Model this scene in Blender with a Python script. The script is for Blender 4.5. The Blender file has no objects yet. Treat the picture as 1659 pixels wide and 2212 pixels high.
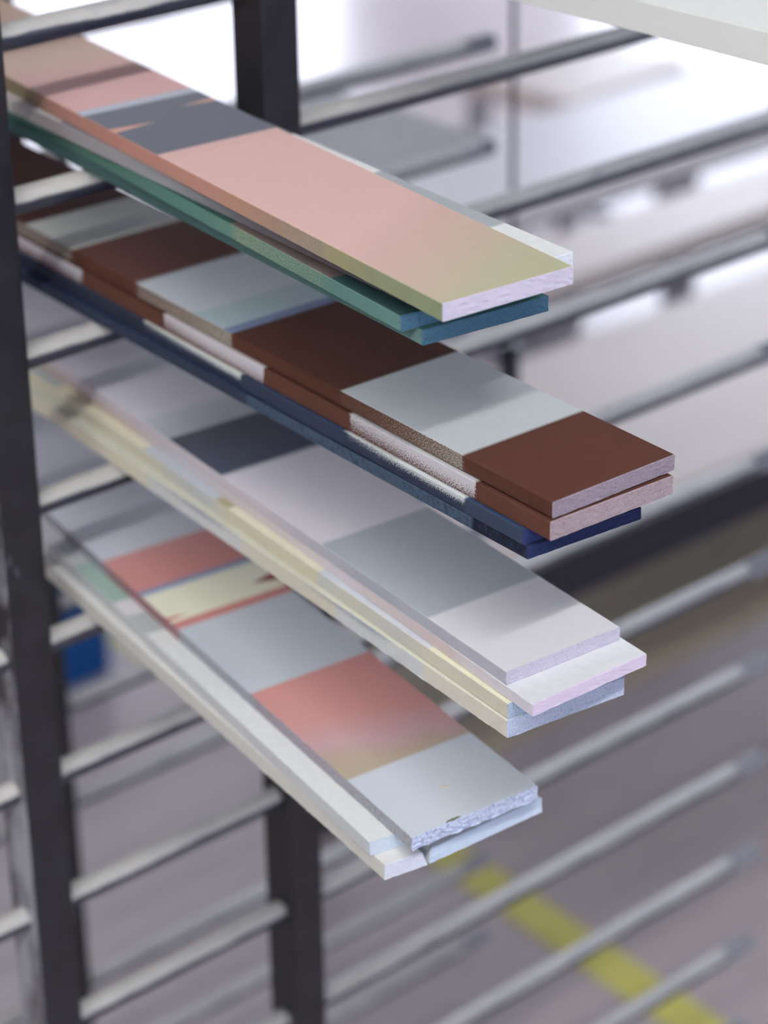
import bpy, bmesh, math, random
import numpy as np
from mathutils import Matrix, Vector

# ------------------------------------------------------------------ camera, world, light, exposure
sc = bpy.context.scene
C = sc.collection
FZ = 1.2                      # the rack's second rod from the top of the frame lies 1.2 m above the floor

cam_d = bpy.data.cameras.new('camera')
cam = bpy.data.objects.new('camera', cam_d); C.objects.link(cam)
cam_d.sensor_fit = 'AUTO'; cam_d.sensor_width = 36.0
cam_d.lens = 87.45
cam_d.clip_start = 0.05; cam_d.clip_end = 60
right = Vector((0.744569, -0.667425, -0.0126635))
down = Vector((-0.300556, -0.318236, -0.899106))
fwd = Vector((0.596056, 0.673253, -0.437547))
cam.matrix_world = Matrix(((right.x, -down.x, -fwd.x, -0.604782), (right.y, -down.y, -fwd.y, -0.968496),
                           (right.z, -down.z, -fwd.z, 0.305711 + FZ), (0, 0, 0, 1)))
cam_d.dof.use_dof = True
cam_d.dof.focus_distance = 1.035
cam_d.dof.aperture_fstop = 5.8
sc.camera = cam

w = bpy.data.worlds.new('world'); sc.world = w; w.use_nodes = True
w.node_tree.nodes['Background'].inputs[0].default_value = (0.62, 0.72, 1.0, 1)
w.node_tree.nodes['Background'].inputs[1].default_value = 0.2

vs = sc.view_settings
vs.view_transform = 'Standard'; vs.look = 'None'; vs.gamma = 1.0; vs.use_curve_mapping = False
vs.exposure = 0.08
sc.cycles.use_denoising = True
sc.cycles.max_bounces = 5
sc.cycles.diffuse_bounces = 4
sc.cycles.glossy_bounces = 3
sc.cycles.use_adaptive_sampling = True
sc.cycles.adaptive_threshold = 0.08
sc.cycles.adaptive_min_samples = 16
sc.cycles.sample_clamp_indirect = 6.0
LAMP_L = 84.0                 # fluorescent tubes
WIN_BACK = (0.64, 0.80, 1.14)    # overcast sky through the panes behind the photographer
WIN_FAR = (3.5, 3.75, 4.4)     # overcast sky through the far panes

# ------------------------------------------------------------------ helpers
def lin(c):
    o = []
    for v in c[:3]:
        v = v / 255.0
        o.append(v / 12.92 if v <= 0.04045 else ((v + 0.055) / 1.055) ** 2.4)
    return (o[0], o[1], o[2], 1.0)

def obj(name, verts, faces, mats, parent=None, midx=None, smooth=False):
    me = bpy.data.meshes.new(name)
    me.from_pydata(verts, [], faces)
    for m in (mats if isinstance(mats, (list, tuple)) else [mats]):
        me.materials.append(m)
    if midx is not None:
        me.polygons.foreach_set('material_index', midx)
    if smooth:
        me.polygons.foreach_set('use_smooth', [True] * len(me.polygons))
    me.update()
    o = bpy.data.objects.new(name, me); C.objects.link(o)
    if parent is not None:
        o.parent = parent
    return o

def thing(name, label, cat, loc=(0, 0, 0), rz=0.0, group=None):
    o = bpy.data.objects.new(name, None); C.objects.link(o)
    o.location = loc; o.rotation_euler = (0, 0, rz); o.empty_display_size = 0.05
    o['label'] = label; o['category'] = cat
    if group: o['group'] = group
    return o

def tag(o, label, cat, group=None):
    o['label'] = label; o['category'] = cat
    if group: o['group'] = group
    return o

def structure(o):
    o['kind'] = 'structure'; return o

def from_bm(name, bm, mats, parent=None, smooth=False):
    me = bpy.data.meshes.new(name); bm.to_mesh(me); bm.free()
    for m in (mats if isinstance(mats, (list, tuple)) else [mats]):
        me.materials.append(m)
    if smooth:
        me.polygons.foreach_set('use_smooth', [True] * len(me.polygons))
    o = bpy.data.objects.new(name, me); C.objects.link(o)
    if parent is not None: o.parent = parent
    return o

def box_bm(x0, x1, y0, y1, z0, z1, bevel=0.0, seg=2, bm=None):
    own = bm is None
    b = bmesh.new()
    r = bmesh.ops.create_cube(b, size=1.0)
    for v in b.verts:
        v.co = Vector((x0 + (v.co.x + .5) * (x1 - x0), y0 + (v.co.y + .5) * (y1 - y0), z0 + (v.co.z + .5) * (z1 - z0)))
    if bevel > 0:
        bmesh.ops.bevel(b, geom=list(b.edges), offset=bevel, segments=seg, affect='EDGES', profile=0.6)
    if own:
        return b
    me = bpy.data.meshes.new('t'); b.to_mesh(me); b.free(); bm.from_mesh(me); bpy.data.meshes.remove(me)
    return bm

def box(name, x0, x1, y0, y1, z0, z1, mat, parent=None, bevel=0.0):
    return from_bm(name, box_bm(x0, x1, y0, y1, z0, z1, bevel), mat, parent)

class NT:
    """small node-tree writer"""
    def __init__(s, name):
        s.m = bpy.data.materials.new(name); s.m.use_nodes = True
        s.t = s.m.node_tree; s.n = s.t.nodes; s.l = s.t.links
        s.b = s.n['Principled BSDF']
        s._co = None
    def new(s, kind, **kw):
        nd = s.n.new(kind)
        for k, v in kw.items(): setattr(nd, k, v)
        return nd
    def put(s, sock, v):
        if isinstance(v, (int, float)): sock.default_value = v
        elif isinstance(v, tuple): sock.default_value = v
        else: s.l.new(v, sock)
    def math(s, op, a, b=0.0, c=None, clamp=False):
        nd = s.new('ShaderNodeMath', operation=op, use_clamp=clamp)
        s.put(nd.inputs[0], a); s.put(nd.inputs[1], b)
        if c is not None: s.put(nd.inputs[2], c)
        return nd.outputs[0]
    def co(s):
        if s._co is None:
            tc = s.new('ShaderNodeTexCoord'); sp = s.new('ShaderNodeSeparateXYZ')
            s.l.new(tc.outputs['Object'], sp.inputs[0])
            s._co = (tc.outputs['Object'], sp.outputs[0], sp.outputs[1], sp.outputs[2])
        return s._co
    def noise(s, scale, detail=3.0, rough=0.55, vec=None, stretch=None):
        nd = s.new('ShaderNodeTexNoise')
        nd.inputs['Scale'].default_value = scale; nd.inputs['Detail'].default_value = detail; nd.inputs['Roughness'].default_value = rough
        v = vec if vec is not None else s.co()[0]
        if stretch:
            mp = s.new('ShaderNodeMapping'); mp.inputs['Scale'].default_value = stretch
            s.l.new(v, mp.inputs[0]); v = mp.outputs[0]
        s.l.new(v, nd.inputs['Vector'])
        return nd.outputs[0]
    def step(s, x, lo, hi):
        nd = s.new('ShaderNodeMapRange', clamp=True)
        s.put(nd.inputs[0], x); s.put(nd.inputs[1], lo); s.put(nd.inputs[2], hi)
        nd.inputs[3].default_value = 0.0; nd.inputs[4].default_value = 1.0
        return nd.outputs[0]
    def ramp(s, fac, stops, const=False):
        nd = s.new('ShaderNodeValToRGB'); r = nd.color_ramp
        r.interpolation = 'CONSTANT' if const else 'LINEAR'
        while len(r.elements) > 1: r.elements.remove(r.elements[-1])
        r.elements[0].position = stops[0][0]; r.elements[0].color = stops[0][1]
        for p, c in stops[1:]:
            e = r.elements.new(min(max(p, 0.0), 1.0)); e.color = c
        s.l.new(fac, nd.inputs[0])
        return nd.outputs[0]
    def mix(s, fac, a, b, mode='MIX'):
        nd = s.new('ShaderNodeMix', data_type='RGBA', blend_type=mode, clamp_factor=True)
        s.put(nd.inputs[0], fac); s.put(nd.inputs[6], a); s.put(nd.inputs[7], b)
        return nd.outputs[2]
    def bump(s, h, strength, dist=0.001):
        nd = s.new('ShaderNodeBump'); nd.inputs['Strength'].default_value = strength; nd.inputs['Distance'].default_value = dist
        s.l.new(h, nd.inputs['Height']); s.l.new(nd.outputs[0], s.b.inputs['Normal'])
    def fin(s, col, rough=0.6, metal=0.0, spec=0.4):
        s.put(s.b.inputs['Base Color'], col); s.put(s.b.inputs['Roughness'], rough)
        s.b.inputs['Metallic'].default_value = metal; s.b.inputs['Specular IOR Level'].default_value = spec
        return s.m

# ------------------------------------------------------------------ plain materials
def mat_plain(name, rgb, rough=0.6, metal=0.0, var=0.06, scale=30.0, bump=0.0, spec=0.4):
    t = NT(name)
    n = t.noise(scale, 4)
    c = lin(rgb)
    col = t.mix(t.step(n, 0.3, 0.7), tuple(v * (1 - var) for v in c[:3]) + (1,), tuple(min(1, v * (1 + var)) for v in c[:3]) + (1,))
    if bump: t.bump(n, bump)
    return t.fin(col, rough, metal, spec)

def mat_emit(name, rgb, strength=1.0):
    t = NT(name)
    t.b.inputs['Base Color'].default_value = (0.8, 0.8, 0.8, 1)
    t.b.inputs['Emission Color'].default_value = (rgb[0], rgb[1], rgb[2], 1)
    t.b.inputs['Emission Strength'].default_value = strength
    return t.m

def mat_floor():
    t = NT('screed_floor')
    n1 = t.noise(1.3, 5, 0.6); n2 = t.noise(14, 5, 0.6)
    c = t.mix(t.step(n1, .3, .7), lin((194, 184, 186)), lin((212, 202, 204)))
    c = t.mix(t.step(n2, .35, .75), c, lin((202, 191, 193)))
    t.bump(n2, 0.12, 0.002)
    return t.fin(c, t.math('MULTIPLY_ADD', n1, 0.08, 0.16), 0.0, 0.5)

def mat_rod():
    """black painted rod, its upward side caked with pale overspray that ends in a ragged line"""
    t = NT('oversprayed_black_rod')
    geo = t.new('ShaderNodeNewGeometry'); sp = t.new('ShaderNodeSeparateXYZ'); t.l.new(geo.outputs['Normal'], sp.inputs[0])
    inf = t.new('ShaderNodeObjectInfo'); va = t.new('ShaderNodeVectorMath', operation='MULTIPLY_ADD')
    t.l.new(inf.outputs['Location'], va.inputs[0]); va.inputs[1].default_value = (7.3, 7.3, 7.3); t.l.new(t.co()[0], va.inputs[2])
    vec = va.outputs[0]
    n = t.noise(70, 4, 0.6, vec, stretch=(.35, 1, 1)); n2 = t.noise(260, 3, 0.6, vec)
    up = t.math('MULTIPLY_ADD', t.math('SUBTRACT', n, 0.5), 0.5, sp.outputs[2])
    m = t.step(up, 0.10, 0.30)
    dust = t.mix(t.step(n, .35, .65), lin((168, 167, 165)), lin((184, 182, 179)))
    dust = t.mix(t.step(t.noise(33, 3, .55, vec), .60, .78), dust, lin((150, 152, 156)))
    col = t.mix(m, lin((32, 37, 56)), dust)  # blue tint in the black stands in for window reflections
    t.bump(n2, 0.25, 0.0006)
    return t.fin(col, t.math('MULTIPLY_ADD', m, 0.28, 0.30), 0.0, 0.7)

def mat_post(mottled=False):
    t = NT('mottled_black_post_paint' if mottled else 'black_post_paint')
    n = t.noise(60, 4, 0.65); n2 = t.noise(23, 4, 0.7)
    c = t.mix(t.step(n, .3, .7), lin((22, 21, 27)), lin((36, 35, 42)))
    sc_ = t.step(t.noise(48, 3, 0.6, stretch=(1, 1, 0.35)), 0.70, 0.76)
    c = t.mix(t.math('MULTIPLY', sc_, 0.5), c, lin((128, 128, 138)))
    if mottled:                                         # pale flaky patches on one flank of the near post
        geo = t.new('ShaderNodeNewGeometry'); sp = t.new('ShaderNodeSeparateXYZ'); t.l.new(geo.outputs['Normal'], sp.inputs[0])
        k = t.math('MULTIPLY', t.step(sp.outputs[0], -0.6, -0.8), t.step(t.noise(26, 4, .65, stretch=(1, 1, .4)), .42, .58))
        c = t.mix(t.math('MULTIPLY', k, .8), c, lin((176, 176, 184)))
    t.bump(n2, 0.15, 0.001)
    return t.fin(c, t.math('MULTIPLY_ADD', n, 0.2, 0.32), 0.0, 0.45)

M = dict(
    floor=mat_floor(), rod=mat_rod(), post=mat_post(), post_mottled=mat_post(True),
    wall=mat_plain('white_wall_paint', (168, 166, 168), 0.8, scale=3),
    ceiling=mat_plain('white_ceiling_paint', (176, 175, 174), 0.85, scale=3),
    frame=mat_plain('window_frame_white', (225, 226, 228), 0.4),
    pane_back=mat_emit('pane_bright_sky_back', WIN_BACK), pane_far=mat_emit('pane_bright_sky_far', WIN_FAR),
    tube=mat_emit('lit_tube', (1.0, 0.985, 0.965), LAMP_L),
    housing=mat_plain('lamp_housing_white', (228, 228, 226), 0.4),
    tape=mat_plain('yellow_floor_tape', (228, 222, 122), 0.45, var=0.08, scale=18),
    bench=mat_plain('beige_laminate', (224, 212, 204), 0.32, var=0.05, scale=4, spec=0.5),
    bench_white=mat_plain('white_laminate', (228, 226, 230), 0.3, var=0.03, scale=4, spec=0.5),
    steel_dark=mat_plain('dark_frame_steel', (38, 38, 50), 0.4),
    steel_grey=mat_plain('grey_leg_steel', (186, 186, 196), 0.35, 0.2),
    shelf=mat_plain('brown_grey_shade_shelf', (164, 154, 134), 0.6),  # tone of the added shelf that stands in for shade
    chip=mat_plain('chip_grey', (128, 130, 132), 0.7),
    cap=mat_plain('grey_end_cap', (140, 142, 152), 0.45),
    cord=mat_plain('dark_cord', (62, 60, 66), 0.6),
    blue=mat_plain('blue_card', (0, 84, 158), 0.5), yellow=mat_plain('yellow_card', (226, 214, 130), 0.6),
)

# ------------------------------------------------------------------ the room
RX0, RX1, RY0, RY1, RZ = -4.4, 6.2, -3.4, 6.4, 3.0
structure(box('floor', RX0, RX1, RY0, RY1, -0.1, 0.0, M['floor']))
structure(box('ceiling', RX0, RX1, RY0, RY1, RZ, RZ + 0.1, M['ceiling']))

def wall_with_window(name, axis, pos, a0, a1, openings, z0, z1, outward):
    """a wall of the room with its window openings cut out; axis 'x' = wall at x = pos"""
    bm = bmesh.new(); th = 0.15
    p0, p1 = (pos, pos + th) if outward > 0 else (pos - th, pos)
    def add(b0, b1, c0, c1):
        if b1 - b0 < 1e-4: return
        if axis == 'x': box_bm(p0, p1, b0, b1, c0, c1, bm=bm)
        else: box_bm(b0, b1, p0, p1, c0, c1, bm=bm)
    cur = a0
    for (o0, o1) in openings:
        add(cur, o0, 0, RZ); add(o0, o1, 0, z0); add(o0, o1, z1, RZ); cur = o1
    add(cur, a1, 0, RZ)
    return structure(from_bm(name, bm, M['wall']))

def window(name, axis, pos, a0, a1, z0, z1, panes, pane_mat, outward):
    """frame, mullions and single panes of one window"""
    f = 0.05
    bm = bmesh.new(); p0, p1 = pos - 0.03, pos + 0.03
    def add(b0, b1, c0, c1):
        if axis == 'x': box_bm(p0, p1, b0, b1, c0, c1, 0.004, 1, bm=bm)
        else: box_bm(b0, b1, p0, p1, c0, c1, 0.004, 1, bm=bm)
    add(a0, a1, z0, z0 + f); add(a0, a1, z1 - f, z1)
    step = (a1 - a0) / panes
    for i in range(panes + 1):
        x = a0 + i * step
        add(max(a0, x - f / 2), min(a1, x + f / 2), z0 + f, z1 - f)
    root = structure(from_bm(name, bm, M['frame']))
    for i in range(panes):
        b0, b1 = a0 + i * step + f / 2, a0 + (i + 1) * step - f / 2
        q = pos + 0.005 * outward
        if axis == 'x': vv = [(q, b0, z0 + f), (q, b1, z0 + f), (q, b1, z1 - f), (q, b0, z1 - f)]
        else: vv = [(b0, q, z0 + f), (b1, q, z0 + f), (b1, q, z1 - f), (b0, q, z1 - f)]
        obj('pane', vv, [(0, 1, 2, 3)], pane_mat, root)
    return root

wall_with_window('wall_front', 'y', RY0, RX0, RX1, [(-1.9, 2.5)], 0.9, 2.5, -1)
window('window_1', 'y', RY0 - 0.07, -1.9, 2.5, 0.9, 2.5, 4, M['pane_back'], -1)
wall_with_window('wall_right', 'x', RX1, RY0, RY1, [(-1.0, 5.6)], 0.5, 2.7, 1)
window('window_2', 'x', RX1 + 0.07, -1.0, 5.6, 0.5, 2.7, 5, M['pane_far'], 1)
wall_with_window('wall_back', 'y', RY1, RX0, RX1, [(2.0, 5.8)], 0.5, 2.7, 1)
window('window_3', 'y', RY1 + 0.07, 2.0, 5.8, 0.5, 2.7, 4, M['pane_far'], 1)
structure(box('wall_left', RX0 - 0.15, RX0, RY0, RY1, 0, RZ, M['wall']))

def lamp(x, y, z, length, label):
    t = thing('tube_lamp', label, 'lamp', (x, y, z), 0, None)
    h = bmesh.new()
    box_bm(-length / 2 - .05, length / 2 + .05, -.17, .17, .06, .10, .008, 2, bm=h)  # unseen housing, widened to keep the tube's light off the ceiling
    from_bm('housing', h, M['housing'], t)
    b = bmesh.new()
    bmesh.ops.create_cone(b, cap_ends=True, segments=16, radius1=.03, radius2=.03, depth=length, matrix=Matrix.Rotation(math.pi / 2, 4, 'Y'))
    from_bm('tube', b, M['tube'], t, True)
    for s in (-1, 1):
        box('end_cap', s * length / 2 - .02, s * length / 2 + .02, -.035, .035, -.035, .06, M['housing'], t, .004)
        e = bmesh.new()
        bmesh.ops.create_cone(e, cap_ends=True, segments=8, radius1=.004, radius2=.004, depth=RZ - z - .10,
                              matrix=Matrix.Translation((s * length * .35, 0, (RZ - z + .10) / 2)))
        from_bm('suspension_rod', e, M['steel_grey'], t)
    return t
lamp(-1.75, -1.40, 2.72, 3.6, 'long tube lamp hanging above the front of the drying rack')

# ------------------------------------------------------------------ the rack
RR = 0.0066           # rod radius
HS = 0.08             # rod spacing
rack = thing('drying_rack', 'black steel drying rack with rows of horizontal rods between square posts', 'rack', (0, 0, 0))
REAR = dict(dx=0.045, y=0.3277, z=-0.0276)
PW = 0.0240
def post(x, y, m='post', parent=rack):
    return box('post', x - PW / 2, x + PW / 2, y - PW / 2, y + PW / 2, 0.0, FZ + 0.42, M[m], parent, 0.0012)
XB = 0.1768
post(0, 0, 'post_mottled'); post(XB, 0); post(REAR['dx'], REAR['y']); post(REAR['dx'] + XB, REAR['y'])
rb = bmesh.new()
X0R, X1R = -0.26, 0.612
bmesh.ops.create_cone(rb, cap_ends=True, segments=28, radius1=RR, radius2=RR, depth=X1R - X0R - .016,
                      matrix=Matrix.Translation(((X0R + X1R - .016) / 2, 0, 0)) @ Matrix.Rotation(math.pi / 2, 4, 'Y'))
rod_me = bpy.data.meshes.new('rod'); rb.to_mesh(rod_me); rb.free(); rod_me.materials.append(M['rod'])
for p_ in rod_me.polygons: p_.use_smooth = len(p_.vertices) == 4
cb = bmesh.new()
bmesh.ops.create_cone(cb, cap_ends=True, segments=28, radius1=RR * 1.05, radius2=RR * 1.05, depth=.030,
                      matrix=Matrix.Translation((X1R - .015, 0, 0)) @ Matrix.Rotation(math.pi / 2, 4, 'Y'))
bmesh.ops.bevel(cb, geom=[e for e in cb.edges if abs(e.verts[0].co.x - X1R) < 1e-6 and abs(e.verts[1].co.x - X1R) < 1e-6], offset=.002, segments=2, affect='EDGES')
cap_me = bpy.data.meshes.new('end_cap'); cb.to_mesh(cap_me); cb.free(); cap_me.materials.append(M['cap'])
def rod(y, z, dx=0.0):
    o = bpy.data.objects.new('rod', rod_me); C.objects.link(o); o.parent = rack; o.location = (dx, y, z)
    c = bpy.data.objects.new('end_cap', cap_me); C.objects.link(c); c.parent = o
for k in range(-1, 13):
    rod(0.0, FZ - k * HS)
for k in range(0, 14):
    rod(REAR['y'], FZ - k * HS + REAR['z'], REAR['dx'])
# foot beams that tie the front and the rear posts together
for x in (0, XB):
    b = box_bm(0, 0.03, -0.16, 0.52, 0.0, 0.035, .002)
    o = from_bm('foot_beam', b, M['post'], rack); o.location = (x + .012 if x else x - .042, 0, 0)

# ------------------------------------------------------------------ painted sample boards
LEN = 0.62
def smooth_noise(n, step, amp, rng):
    k = max(2, int(n / step) + 2)
    c = rng.normal(0, 1, k)
    return np.interp(np.linspace(0, k - 1, n), np.arange(k), c) * amp

def side_stops(stops, y0, y1):
    return [((y - y0) / (y1 - y0), lin(c)) for y, c in stops]

def paint(name, stops, grad_x=0.0, notches=(), spray=None, zspray=None, rough=0.8, speck=None, mottling=0.05, bump=0.08, bump_scale=900, fade=None):
    """paint along the length of a board. stops = [(metres from the near end, colour)], two close stops = masked edge.
    spray = (stops of amount, colour): droplets of overspray; zspray = the same but thinning out below the top edge"""
    t = NT(name); vec, _, _, z = t.co()
    uvn = t.new('ShaderNodeUVMap', uv_map='board'); us = t.new('ShaderNodeSeparateXYZ'); t.l.new(uvn.outputs[0], us.inputs[0])
    x, y = us.outputs[0], us.outputs[1]               # metres across and along the board, square to its cut end
    f = t.step(y, -0.01, LEN)
    col = t.ramp(f, side_stops(stops, -0.01, LEN))
    if fade:                                          # sprayed fade that runs aslant across the board
        fstops, lo, hi = fade
        yy = t.math('MULTIPLY_ADD', x, grad_x, y)
        yy = t.math('MULTIPLY_ADD', t.math('SUBTRACT', t.noise(45, 3), 0.5), 0.02, yy)
        fcol = t.ramp(t.step(yy, -0.05, 0.20), [((yv + .05) / .25, lin(c)) for yv, c in fstops])
        m = t.math('MULTIPLY', t.math('GREATER_THAN', y, lo), t.math('LESS_THAN', y, hi))
        col = t.mix(m, col, fcol)
    for (y0, half, x_a, x_b, c) in notches:          # tapering tongue of paint from x_a (full) to x_b (nothing)
        taper = t.step(x, x_b, x_a)
        d = t.math('ABSOLUTE', t.math('SUBTRACT', y, y0))
        m = t.math('GREATER_THAN', t.math('MULTIPLY', taper, half), d)
        col = t.mix(m, col, lin(c))
    if spray:
        amt, c = spray
        a = t.ramp(f, [((yv + .01) / (LEN + .01), (v, v, v, 1)) for yv, v in amt])
        n = t.noise(1500, 2, 0.7)
        col = t.mix(t.step(t.math('SUBTRACT', n, t.math('MULTIPLY_ADD', a, -0.56, 0.78)), -0.07, 0.07), col, lin(c))
    if zspray:
        amt, c, depth = zspray
        a = t.ramp(f, [((yv + .01) / (LEN + .01), (v, v, v, 1)) for yv, v in amt])
        fall = t.step(z, -depth, 0.0)
        n = t.noise(1600, 2, 0.7)
        k = t.math('MULTIPLY', a, fall)
        col = t.mix(t.step(t.math('SUBTRACT', n, t.math('MULTIPLY_ADD', k, -0.56, 0.78)), -0.07, 0.07), col, lin(c))
    n1 = t.noise(220, 4, 0.6)
    if mottling:
        col = t.mix(t.step(n1, .35, .65), t.mix(1.0, col, (1 - mottling, 1 - mottling, 1 - mottling, 1), 'MULTIPLY'), col)
    if speck:
        c, lo, hi, sc_ = speck
        n3 = t.noise(sc_, 3, 0.75)
        col = t.mix(t.step(n3, lo, hi), col, lin(c))
    nb = t.noise(bump_scale, 3, 0.6)
    t.bump(nb, bump, 0.0005)
    return t.fin(col, rough, 0.0, 0.16)

def flat(name, c, speck=None, bump=0.25, bump_scale=700, rough=0.75, mottling=0.06):
    return paint(name, [(0, c), (LEN, c)], speck=speck, bump=bump, bump_scale=bump_scale, rough=rough, mottling=mottling)

def board(name, label, k, zb, zt, nl, ang, width, skew, mats, seed, jag=0.00010, endrough=0.0001, length=LEN, chamfer=(0, 0), group=None):
    """one board: nl = near left corner (x, y) of its top, ang = turn of its length about the vertical (deg),
    skew = how far the right end of the near edge lies behind (+) the left end. mats = top, left side, near end, rest"""
    rng = np.random.default_rng(seed)
    t_ = zt - zb
    b = 0.00045
    xs = np.unique(np.r_[0, b, np.linspace(b, width - b, 26), width - b, width])
    zs = np.unique(np.r_[0, -b, np.linspace(-b, -t_ + b, 6), -t_ + b, -t_])[::-1]     # top to bottom
    nx, nz = len(xs), len(zs)
    # perimeter, clockwise seen from the near end: top left -> top right -> bottom right -> bottom left
    per = [(i, 0) for i in range(nx)] + [(nx - 1, j) for j in range(1, nz)] + [(i, nz - 1) for i in range(nx - 2, -1, -1)] + [(0, j) for j in range(nz - 2, 0, -1)]
    npn = len(per)
    px = np.array([xs[i] for i, j in per]); pz = np.array([zs[j] for i, j in per])
    corner = np.array([(i in (0, nx - 1)) and (j in (0, nz - 1)) for i, j in per])
    sx = np.where(px < width / 2, 1, -1); sz = np.where(pz > -t_ / 2, -1, 1)
    pxr = px + np.where(corner, sx * b * .42, 0); pzr = pz + np.where(corner, sz * b * .42, 0)
    # chamfered long edges (top narrower than the bottom)
    hfrac = 1 + pz / t_
    isl, isr = np.array([i == 0 for i, j in per]), np.array([i == nx - 1 for i, j in per])
    pxr = pxr + chamfer[0] * hfrac * (1 - px / width) - chamfer[1] * hfrac * (px / width)
    ys = np.r_[b, np.arange(0.0015, 0.40, 0.0016), np.linspace(0.41, length, 14)]
    ny = len(ys)
    V = []; F = []; MI = []; U = []
    jl = [smooth_noise(ny, s, jag, rng) + rng.normal(0, jag * .45, ny) for s in (3, 3)]
    jr = [smooth_noise(ny, s, jag, rng) for s in (3, 3)]
    low = sz > 0
    for n, y in enumerate(ys):
        X = pxr.copy(); Z = pzr.copy()
        edge = np.where(isl & low & corner, jl[0][n], 0) + np.where(isl & ~low & corner, jl[1][n] * .35, 0) - np.where(isr & low & corner, jr[0][n], 0) - np.where(isr & ~low & corner, jr[1][n] * .35, 0)
        X = X - edge
        Z = Z + np.where(corner & low, jl[0][n] * .5, 0)
        for q in range(npn):
            V.append((X[q], y + skew * X[q] / width, Z[q])); U.append((X[q], y))
    for n in range(ny - 1):
        for q in range(npn):
            q2 = (q + 1) % npn
            F.append((n * npn + q, n * npn + q2, (n + 1) * npn + q2, (n + 1) * npn + q))
            (i, j), (i2, j2) = per[q], per[q2]
            MI.append(0 if j == 0 and j2 == 0 else (1 if i == 0 and i2 == 0 else 3))
    # near end as a grid, slightly drawn in so the edges look broken
    base = len(V)
    idx = -np.ones((nx, nz), int)
    g = rng.normal(0, 1, (nx, nz)) * endrough
    for i in range(nx):
        for j in range(nz):
            ed = (i in (0, nx - 1)) or (j in (0, nz - 1))
            h_ = 1 + zs[j] / t_
            X = xs[i] + chamfer[0] * h_ * (1 - xs[i] / width) - chamfer[1] * h_ * (xs[i] / width)
            Z = zs[j]
            if i == 0: X += b * .5
            if i == nx - 1: X -= b * .5
            if j == 0: Z -= b * .5
            if j == nz - 1: Z += b * .5
            idx[i, j] = len(V)
            U.append((X, 0.0))
            V.append((X, skew * X / width + g[i, j], Z + (g[i, j] * .8 if j in (0, nz - 1) and endrough > .00015 else 0)))
    for i in range(nx - 1):
        for j in range(nz - 1):
            F.append((idx[i, j], idx[i, j + 1], idx[i + 1, j + 1], idx[i + 1, j])); MI.append(2)
    for q in range(npn):
        q2 = (q + 1) % npn
        F.append((idx[per[q]], idx[per[q2]], q2, q)); MI.append(2)
    F.append(tuple((ny - 1) * npn + q for q in range(npn))); MI.append(3)
    o = obj(name, [tuple(map(float, v)) for v in V], F, mats, None, MI)
    uvl = o.data.uv_layers.new(name='board')
    li = np.zeros(len(o.data.loops), dtype=np.int32); o.data.loops.foreach_get('vertex_index', li)
    uvl.data.foreach_set('uv', np.asarray(U, dtype=np.float32)[li].ravel())
    bm = bmesh.new(); bm.from_mesh(o.data); bmesh.ops.recalc_face_normals(bm, faces=bm.faces); bm.to_mesh(o.data); bm.free()
    o.location = (nl[0], nl[1], FZ - (k - 1) * HS + RR + zt + .0006)
    o.rotation_euler = (0, 0, math.radians(ang))
    tag(o, label, 'board', group)
    return o

# ---- colours seen on the boards
PINK, SLATE, OLIVE = (226, 190, 184), (112, 116, 128), (190, 186, 158)
BROWN, GREY = (84, 52, 42), (184, 188, 194)
G1 = 'painted sample boards on the rack'
e = 0.0002
def seg(*items):
    """masked bands: seg((y_end, colour), ...) -> stops"""
    out = []; y = -0.01
    for i, (y1, c) in enumerate(items):
        out += [(y + (e if i else 0), c), (y1, c)]; y = y1
    return out

# first shelf, four boards high
s1_rest = flat('teal_rest', (74, 118, 112))
board('sample_board', 'teal edged board with blue end at the bottom of the top stack', 2, 0, .0070, (.0240, -.2832), -7.0, .0645, -.0001,
      [flat('teal_top', (70, 116, 112)), paint('teal_side', [(0, (116, 152, 146)), (.03, (96, 132, 128)), (.2, (76, 108, 104)), (LEN, (66, 92, 90))], speck=((46, 72, 74), .62, .72, 500), bump=.3, bump_scale=500),
       flat('blue_end_a', (82, 122, 146), speck=((58, 94, 120), .45, .66, 1800), bump=.45), s1_rest], 1, jag=.00012, group=G1)
board('sample_board', 'green sided board with dark painted top second in the top stack', 2, .0070, .0140, (.0160, -.2791), -8.6, .0650, .0015,
      [paint('green_top', seg((.052, (52, 84, 84)), (.137, (118, 108, 106)), (.215, (60, 100, 88)), (.33, (80, 120, 104)), (LEN, (150, 152, 150)))),
       paint('green_side', [(0, (112, 152, 146)), (.06, (104, 144, 136)), (.14, (108, 148, 136)), (.17, (100, 142, 130)), (.3, (84, 122, 108)), (LEN, (94, 130, 112))], speck=((74, 108, 106), .62, .74, 420), bump=.3, bump_scale=500,
             spray=([(0, .1), (.05, .0), (.06, .35), (.13, .45), (.14, .15), (.2, 0), (LEN, 0)], (176, 178, 140))),
       flat('blue_end_b', (80, 120, 146), speck=((60, 96, 122), .45, .66, 1800), bump=.4), s1_rest], 2, jag=.00016, group=G1)
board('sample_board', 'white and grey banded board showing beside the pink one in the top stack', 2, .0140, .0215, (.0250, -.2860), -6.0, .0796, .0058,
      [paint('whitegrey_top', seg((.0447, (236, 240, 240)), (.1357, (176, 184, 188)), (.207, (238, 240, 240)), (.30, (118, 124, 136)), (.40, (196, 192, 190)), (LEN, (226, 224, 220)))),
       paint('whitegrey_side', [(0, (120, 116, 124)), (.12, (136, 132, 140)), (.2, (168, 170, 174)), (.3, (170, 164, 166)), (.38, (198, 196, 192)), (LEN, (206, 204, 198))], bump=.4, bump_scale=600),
       flat('white_end_c', (226, 232, 240), bump=.4), flat('whitegrey_rest', (212, 212, 212))], 3, jag=.00014, group=G1)
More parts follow.
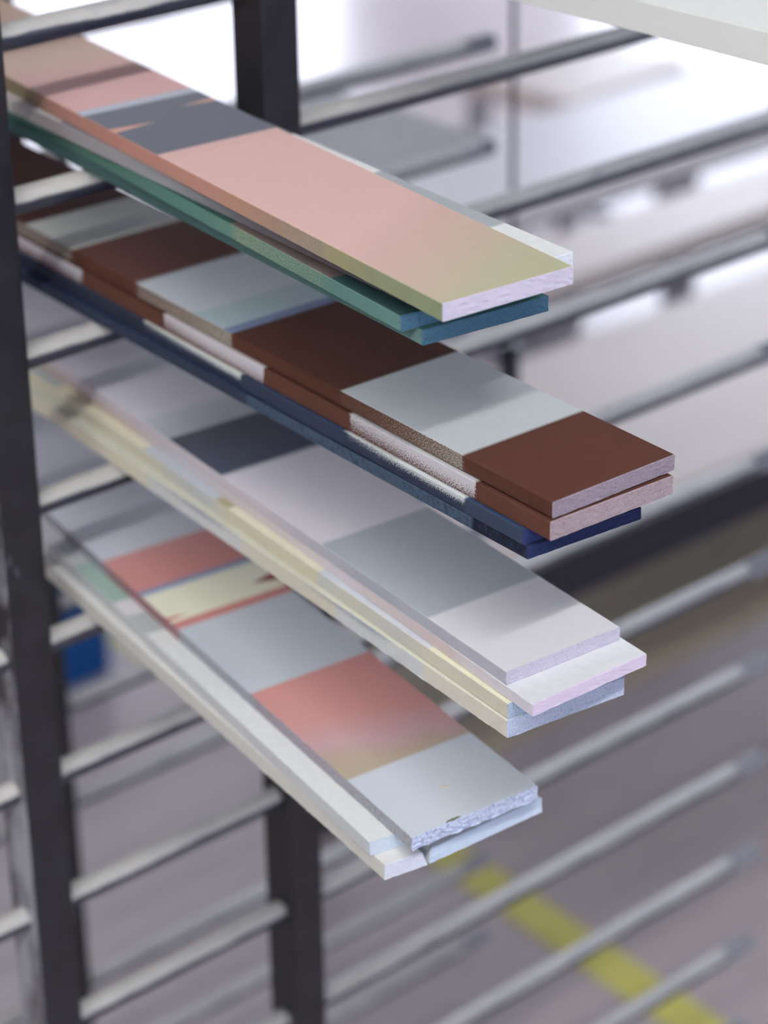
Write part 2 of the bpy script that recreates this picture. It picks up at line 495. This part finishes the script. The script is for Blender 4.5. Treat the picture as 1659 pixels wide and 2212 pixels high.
board('sample_board', 'pink board fading to olive at its near end, on top of the top stack', 2, .0215, .0293, (.0104, -.3097), -8.5, .0667, .0041,
      [paint('pink_top', [(-.01, OLIVE), (.10, PINK), (.2291, (224, 188, 182)), (.2293, SLATE), (.3047, (120, 124, 136)), (.3049, (196, 204, 218)), (.3115, (190, 200, 216)), (.3125, (226, 184, 182)),
                          (.3597, (224, 184, 180)), (.40, (216, 190, 178)), (.46, (200, 176, 160)), (LEN, (196, 172, 156))], grad_x=-0.62, fade=([(-.05, (180, 184, 150)), (-.01, (190, 186, 158)), (.02, (204, 184, 166)), (.05, (214, 182, 174)), (.075, (224, 188, 182)), (.2, PINK)], -1.0, .2200),
             notches=[(.274, .0036, 0.0, .024, (214, 166, 154)), (.2880, .0026, .0667, .046, (216, 172, 160))], mottling=.02, bump=.05),
       paint('pink_side', [(0, (150, 164, 130)), (.05, (160, 166, 132)), (.09, (182, 170, 132)), (.13, (194, 160, 130)), (.18, (206, 156, 140)), (.27, (204, 148, 134)), (.34, (198, 150, 136)), (.36, (150, 136, 112)), (LEN, (160, 150, 118))],
             spray=([(0, 0), (.07, .0), (.09, .45), (.14, .35), (.17, .05), (LEN, 0)], (150, 142, 160)), bump=.4, bump_scale=520),
       paint('lilac_end', [(0, (206, 200, 220)), (LEN, (206, 200, 220))], bump=.35, bump_scale=500), flat('pink_rest', (214, 190, 186))], 4, jag=.00012, group=G1)

# second shelf
navy_rest = flat('navy_rest', (34, 42, 66))
board('sample_board', 'thin navy board at the bottom of the brown stack', 3, 0, .0059, (.0323, -.3360), -4.6, .0611, -.0012,
      [flat('navy_top_a', (44, 56, 84)), paint('navy_side_a', seg((.0364, (32, 36, 54)), (.20, (74, 92, 112)), (LEN, (54, 64, 82))), speck=((48, 60, 80), .5, .66, 350), bump=.3, bump_scale=500),
       flat('navy_end_a', (42, 54, 96), speck=((28, 36, 70), .45, .65, 1800), bump=.4), navy_rest], 5, jag=.00014, group=G1)
board('sample_board', 'navy board with white misted edge under the two brown boards', 3, .0059, .0131, (.0318, -.3340), -5.3, .0625, .0,
      [paint('navy_top_b', seg((.0371, (52, 66, 96)), (.1228, (214, 220, 222)), (.2061, (52, 66, 96)), (.2911, (222, 222, 214)), (LEN, (50, 64, 92)))),
       paint('navy_side_b', seg((.0371, (60, 72, 94)), (.1228, (52, 62, 82)), (.2061, (56, 66, 86)), (.2911, (48, 58, 78)), (LEN, (48, 54, 72))),
             zspray=([(0, 0), (.0370, 0), (.0373, 1.0), (.07, .85), (.10, .65), (.1226, .4), (.123, 0), (.2060, 0), (.2063, 1.0), (.25, .75), (.29, .5), (.2915, 0), (LEN, 0)], (214, 222, 224), .0052), bump=.2),
       flat('navy_end_b', (46, 54, 102), bump=.3), navy_rest], 6, jag=.00012, group=G1)
board('sample_board', 'brown sided board with white overspray patches, third in the brown stack', 3, .0131, .0217, (.0323, -.3488), -5.2, .0679, .0022,
      [paint('brown_top_b', seg((.0485, BROWN), (.1356, (200, 200, 204)), (.2032, BROWN), (.2898, (206, 202, 202)), (LEN, BROWN))),
       paint('brown_side_b', seg((LEN, (98, 64, 54))), zspray=([(0, 0), (.0483, 0), (.0487, 1.0), (.07, .97), (.10, .85), (.13, .72), (.1354, .65), (.1358, 0), (.2030, 0), (.2036, 1.0), (.25, .9), (.2896, .7), (.2900, 0), (.365, 0), (.367, .9), (.40, .8), (LEN, .7)], (218, 216, 222), .0135), bump=.3, bump_scale=600),
       flat('brown_end_b', (172, 156, 162), speck=((126, 106, 112), .48, .66, 2300), bump=.5), flat('brown_rest_b', (90, 56, 46))], 7, jag=.00012, group=G1)
board('sample_board', 'brown board with grey painted bands on top of the brown stack', 3, .0221, .0294, (.0342, -.3480), -5.1, .0692, .0039,
      [paint('brown_top_c', seg((.0565, (86, 51, 40)), (.1437, (196, 202, 206)), (.2290, (80, 46, 36)), (.238, (130, 142, 176)), (.262, (182, 198, 206)), (.3147, (204, 208, 216)), (.3762, (96, 58, 50)), (.4232, (206, 206, 202)), (.49, (70, 32, 24)), (LEN, (70, 32, 24))), mottling=.03,
             speck=((150, 110, 96), .80, .84, 700)),
       paint('brown_side_c', seg((.0565, (88, 56, 46)), (.1437, (98, 68, 58)), (.2290, (90, 56, 46)), (.3147, (110, 82, 74)), (.3762, (92, 56, 46)), (LEN, (112, 86, 74))),
             spray=([(0, 0), (.0563, 0), (.0567, .58), (.09, .42), (.12, .25), (.1435, .1), (.144, 0), (.2288, 0), (.2292, .6), (.27, .5), (.3145, .42), (.315, 0), (.376, 0), (.378, .5), (LEN, .4)], (172, 168, 158)), bump=.3, bump_scale=600),
       flat('brown_end_c', (158, 146, 160), speck=((112, 96, 108), .48, .66, 2300), bump=.5), flat('brown_rest_c', (92, 56, 46))], 8, jag=.00008, group=G1)

# third shelf
board('sample_board', 'cream edged board at the bottom of the white stack', 4, 0, .0087, (.0222, -.3358), -7.2, .0625, -.0005,
      [flat('cream_top_a', (222, 222, 206)), paint('cream_side_a', seg((.06, (232, 229, 214)), (.13, (222, 227, 226)), (.21, (226, 224, 206)), (.30, (222, 226, 224)), (LEN, (232, 228, 206))), bump=.4, bump_scale=450,
             zspray=([(0, 0), (.075, .2), (.10, .8), (.15, .5), (.18, 0), (.25, .9), (.3, .3), (LEN, .2)], (168, 174, 186), .006)),
       flat('grey_end_3a', (196, 206, 228), speck=((150, 162, 192), .48, .68, 1400), bump=.6), flat('cream_rest_a', (214, 212, 200))], 9, jag=.00030, group=G1)
board('sample_board', 'pale yellow and white banded board second in the white stack', 4, .0087, .0162, (.0230, -.3353), -8.0, .0620, .0,
      [paint('yellow_top_b', seg((.0572, (240, 238, 210)), (.1465, (214, 220, 228)), (.2263, (240, 236, 212)), (.2400, (186, 178, 146)), (.3123, (206, 212, 222)), (.3709, (240, 236, 212)), (.41, (236, 230, 204)), (LEN, (200, 206, 206)))),
       paint('yellow_side_b', [(0, (226, 223, 204)), (.0572, (228, 225, 206)), (.08, (214, 216, 210)), (.12, (222, 222, 204)), (.1465, (216, 220, 216)), (.148, (228, 224, 196)), (.2263, (228, 222, 196)), (.25, (206, 210, 214)), (.31, (224, 222, 202)), (LEN, (230, 224, 200))], bump=.5, bump_scale=420),
       flat('grey_end_3b', (180, 196, 218), speck=((120, 142, 170), .48, .68, 1400), bump=.5), flat('yellow_rest_b', (214, 212, 196))], 10, jag=.00016, group=G1)
board('sample_board', 'white board jutting out furthest in the white stack', 4, .0162, .0222, (.0228, -.3497), -8.6, .0650, .0069,
      [flat('white_top_c', (234, 236, 240), bump=.12), paint('white_side_c', [(0, (232, 232, 240)), (.05, (232, 226, 230)), (.06, (228, 212, 212)), (.12, (232, 220, 220)), (.14, (234, 228, 232)), (.22, (236, 226, 226)), (.3, (226, 226, 234)), (.36, (226, 208, 200)), (LEN, (206, 192, 186))], bump=.35, bump_scale=520),
       flat('lilac_end_3c', (222, 208, 230), bump=.5), flat('white_rest_c', (226, 226, 230))], 11, jag=.00012, group=G1)
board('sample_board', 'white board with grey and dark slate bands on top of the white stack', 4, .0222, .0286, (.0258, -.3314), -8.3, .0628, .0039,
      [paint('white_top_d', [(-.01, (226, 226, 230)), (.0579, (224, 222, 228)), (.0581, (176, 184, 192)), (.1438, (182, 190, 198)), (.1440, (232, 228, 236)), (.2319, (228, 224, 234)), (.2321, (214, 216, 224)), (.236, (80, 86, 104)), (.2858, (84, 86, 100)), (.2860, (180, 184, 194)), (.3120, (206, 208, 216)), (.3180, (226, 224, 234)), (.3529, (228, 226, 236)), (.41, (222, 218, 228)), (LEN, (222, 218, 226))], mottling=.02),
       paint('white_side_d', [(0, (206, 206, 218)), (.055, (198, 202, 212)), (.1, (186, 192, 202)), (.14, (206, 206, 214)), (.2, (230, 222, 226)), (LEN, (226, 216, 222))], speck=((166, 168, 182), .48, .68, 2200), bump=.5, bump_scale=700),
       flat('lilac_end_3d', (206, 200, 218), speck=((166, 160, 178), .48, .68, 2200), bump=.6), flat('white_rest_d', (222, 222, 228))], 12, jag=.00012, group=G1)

# fourth shelf
board('sample_board', 'narrow off-white batten at the lower left of the bottom stack', 5, 0, .0078, (-.0070, -.2902), -9.7, .0225, -.0004,
      [flat('offwhite_top_a', (232, 232, 230)), paint('offwhite_side_a', [(0, (226, 226, 220)), (.25, (220, 220, 212)), (LEN, (206, 198, 186))], bump=.25),
       flat('bluewhite_end_4a', (216, 222, 236), bump=.4), flat('offwhite_rest_a', (206, 208, 206))], 13, jag=.00018, chamfer=(.0006, .0030), group=G1)
board('sample_board', 'white board lying on the narrow batten in the bottom stack', 5, .0078, .0150, (-.0067, -.2807), -11.0, .0280, .0,
      [paint('white_top_4b', seg((.2214, (236, 240, 240)), (.245, (190, 198, 200)), (.262, (232, 232, 236)), (.31, (170, 196, 188)), (.34, (204, 208, 212)), (.40, (206, 206, 214)), (LEN, (206, 204, 210)))), paint('white_side_4b', [(0, (222, 228, 230)), (.3, (218, 222, 222)), (LEN, (210, 206, 204))], bump=.2),
       flat('bluewhite_end_4b', (206, 218, 232), bump=.3), flat('white_rest_4b', (214, 218, 220))], 14, jag=.00010, group=G1)
board('sample_board', 'pale blue ended board under the right of the bottom stack', 5, 0, .0080, (.0158, -.2942), -10.0, .0660, .0071,
      [flat('palewhite_top_4c', (224, 228, 232)), flat('palewhite_side_4c', (214, 218, 224)), flat('paleblue_end_4c', (206, 220, 240), bump=.3), flat('palewhite_rest_4c', (206, 212, 220))], 15, jag=.00010, chamfer=(.0014, .0006), group=G1)
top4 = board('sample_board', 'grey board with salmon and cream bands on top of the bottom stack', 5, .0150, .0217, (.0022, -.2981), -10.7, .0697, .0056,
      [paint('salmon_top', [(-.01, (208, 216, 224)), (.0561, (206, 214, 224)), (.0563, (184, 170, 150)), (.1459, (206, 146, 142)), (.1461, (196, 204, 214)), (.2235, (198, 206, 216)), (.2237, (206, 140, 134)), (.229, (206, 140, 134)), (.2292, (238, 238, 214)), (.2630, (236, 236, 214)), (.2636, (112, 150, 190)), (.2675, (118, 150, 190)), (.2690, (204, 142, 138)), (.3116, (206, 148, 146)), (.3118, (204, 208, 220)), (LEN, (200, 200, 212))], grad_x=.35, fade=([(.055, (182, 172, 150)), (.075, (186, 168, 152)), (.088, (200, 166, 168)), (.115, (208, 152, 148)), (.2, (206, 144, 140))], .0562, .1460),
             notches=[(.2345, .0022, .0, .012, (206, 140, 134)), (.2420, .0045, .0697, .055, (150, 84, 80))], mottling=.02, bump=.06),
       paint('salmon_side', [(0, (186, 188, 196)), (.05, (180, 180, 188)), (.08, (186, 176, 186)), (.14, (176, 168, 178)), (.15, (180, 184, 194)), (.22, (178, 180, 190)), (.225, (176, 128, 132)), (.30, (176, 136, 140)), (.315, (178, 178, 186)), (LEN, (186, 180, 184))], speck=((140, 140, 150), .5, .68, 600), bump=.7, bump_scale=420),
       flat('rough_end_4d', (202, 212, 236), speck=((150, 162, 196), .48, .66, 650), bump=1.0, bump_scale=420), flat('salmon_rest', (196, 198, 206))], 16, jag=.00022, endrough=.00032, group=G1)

def flake(name, parent, cx, cy, rx, ry, rot, h_, m, seed):
    rng = np.random.default_rng(seed); n = 14
    ring = [(cx + math.cos(rot) * a - math.sin(rot) * b, cy + math.sin(rot) * a + math.cos(rot) * b) for a, b in
            ((rx * math.cos(2 * math.pi * i / n) * r, ry * math.sin(2 * math.pi * i / n) * r) for i, r in enumerate(rng.uniform(.75, 1.15, n)))]
    V = [(x, y, .00002) for x, y in ring] + [(cx + (x - cx) * .6, cy + (y - cy) * .6, h_) for x, y in ring]
    F = [(i, (i + 1) % n, n + (i + 1) % n, n + i) for i in range(n)] + [tuple(n + i for i in range(n))]
    return obj(name, V, F, m, parent)
flake('paint_flake', top4, .0340, .0272, .0030, .0012, -.35, .0004, mat_plain('flake_beige', (206, 198, 182), .6), 3)
flake('chip_mark', top4, .0235, .0030, .0034, .0009, .10, .0002, mat_plain('chip_olive', (112, 112, 92), .7), 4)
flake('chip_mark', top4, .0200, .0027, .0016, .0006, .5, .0002, M['chip'], 5)

# ------------------------------------------------------------------ other boards on the rack
panel = from_bm('white_panel', box_bm(0, .40, 0, .682, 0, .0145, .0006), mat_plain('panel_white', (238, 242, 238), 0.6, var=0.02, scale=9, bump=0.05, spec=0.2), None)
panel.location = (.2160, -.375, FZ + RR + .0006); panel.rotation_euler = (0, 0, 0)
tag(panel, 'wide white panel lying on the upper rods at the right', 'panel')

gp = from_bm('grey_panel', box_bm(0, .182, 0, .165, 0, .010, .0006), mat_plain('grey_panel_paint', (220, 222, 224), .6), None)
gp.location = (.450, REAR['y'] - .015, FZ - 3 * HS + REAR['z'] + RR + .0006)
tag(gp, 'grey panel lying on the rear rods behind the second post', 'panel')

def crate(x0, y0, w_, d_, h_, m, label):
    t = thing('blue_crate', label, 'crate', (x0, y0, 0))
    g = .006
    box('bottom', 0, w_, 0, d_, 0, .006, m, t, .002)
    box('side_wall', 0, w_, 0, g, .006, h_, m, t, .002); box('side_wall', 0, w_, d_ - g, d_, .006, h_, m, t, .002)
    box('side_wall', 0, g, g, d_ - g, .006, h_, m, t, .002); box('side_wall', w_ - g, w_, g, d_ - g, .006, h_, m, t, .002)
    b = bmesh.new()
    box_bm(-.006, w_ + .006, -.006, .008, h_ - .012, h_, .002, 1, bm=b); box_bm(-.006, w_ + .006, d_ - .008, d_ + .006, h_ - .012, h_, .002, 1, bm=b)
    box_bm(-.006, .008, .008, d_ - .008, h_ - .012, h_, .002, 1, bm=b); box_bm(w_ - .008, w_ + .006, .008, d_ - .008, h_ - .012, h_, .002, 1, bm=b)
    from_bm('rim', b, m, t)
    return t
crate(.56, 1.245, .345, .30, .125, M['blue'], 'blue plastic crate on the floor behind the rack')

# ------------------------------------------------------------------ floor tape, benches, stool, cord
tp = box('floor_tape', -.024, .024, -1.6, 2.6, 0.0003, .0012, M['tape'])
tp.location = (.888, 0, 0); tp.rotation_euler = (0, 0, -.066)
tag(tp, 'yellow tape line stuck on the grey floor', 'tape')

def bench(name, label, x0, x1, y0, y1, h_, top_m, rail_m, leg_m, legs, shelf=False):
    t = thing(name, label, 'bench', (x0, y0, 0))
    L_, D_ = x1 - x0, y1 - y0
    box('top', 0, L_, 0, D_, h_ - .022, h_, top_m, t, .003)
    box('front_rail', .02, L_ - .04, .015, .04, h_ - (.085 if shelf else .040), h_ - .023, rail_m, t, .002)
    box('back_rail', .02, L_ - .04, D_ - .04, D_ - .015, h_ - (.085 if shelf else .040), h_ - .023, rail_m, t, .002)
    if shelf:
        box('shade_shelf', .02, L_ - .04, .05, D_ - .05, .20, .225, M['shelf'], t, .002)  # shelf added to stand in for the shade under the bench
    for lx, ly in legs:
        box('leg', lx, lx + .035, ly * (D_ - .035), ly * (D_ - .035) + .035, 0, h_ - .023, leg_m, t, .002)
    return t
bench('work_bench', 'wide beige bench with dark frame just behind the rack', .83, 2.9, .50, .84, .45, M['bench'], M['steel_dark'], M['steel_dark'], ((.02, .95), (.70, .04), (.95, .95), (2.0, .04), (2.0, .95)), True)
bench('work_bench', 'narrow beige bench between the wide beige bench and the white bench', 1.32, 3.2, .98, 1.10, .45, M['bench'], M['bench_white'], M['steel_grey'], ((.1, .1), (.1, .9), (1.2, .1), (1.2, .9)))
bench('work_bench', 'white bench beyond the two beige benches', 1.45, 4.2, 1.20, 1.48, .45, M['bench_white'], M['bench_white'], M['steel_grey'], ((.1, .1), (.1, .9), (.45, .1), (2.5, .1), (2.5, .9)))

def stool(x, y, rz, label):
    t = thing('stool', label, 'stool', (x, y, 0), rz)
    box('seat', -.15, .15, -.12, .12, .42, .45, M['bench'], t, .012)
    for sx in (-1, 1):
        for sy in (-1, 1):
            b = box_bm(-.014, .014, -.014, .014, 0, .42, .003)
            for v in b.verts:
                k = 1 - v.co.z / .42
                v.co.x += sx * (.11 + .03 * k); v.co.y += sy * (.085 + .03 * k)
            from_bm('leg', b, M['steel_grey'], t)
        box('rung', sx * .128 - .008, sx * .128 + .008, -.10, .10, .16, .18, M['steel_grey'], t, .003)
    return t
stool(2.08, 1.62, .1, 'beige topped stool standing behind the white bench')

def tube(name, pts, r, mat, parent=None, seg=10):
    V, F = [], []
    for i, p in enumerate(pts):
        for s in range(seg):
            a = 2 * math.pi * s / seg
            V.append((p[0] + r * math.cos(a), p[1] + r * math.sin(a), p[2]))
    for i in range(len(pts) - 1):
        for s in range(seg):
            F.append((i * seg + s, i * seg + (s + 1) % seg, (i + 1) * seg + (s + 1) % seg, (i + 1) * seg + s))
    F.append(tuple(range(seg))); F.append(tuple((len(pts) - 1) * seg + s for s in range(seg)))
    return obj(name, V, F, mat, parent, None, True)
cordT = thing('hanging_cord', 'thin dark cord with a plug hanging behind the rear rods', 'cord', (.6800, .33, 0))
tube('cord', [(.0015 * math.sin(i * .7), 0, FZ - .445 + i * (RZ - FZ + .445) / 30) for i in range(31)], .0022, M['cord'], cordT)
pl = bmesh.new()
bmesh.ops.create_cone(pl, cap_ends=True, segments=16, radius1=.007, radius2=.009, depth=.055, matrix=Matrix.Translation((0, 0, FZ - .465)))
from_bm('plug', pl, M['steel_dark'], cordT, True)
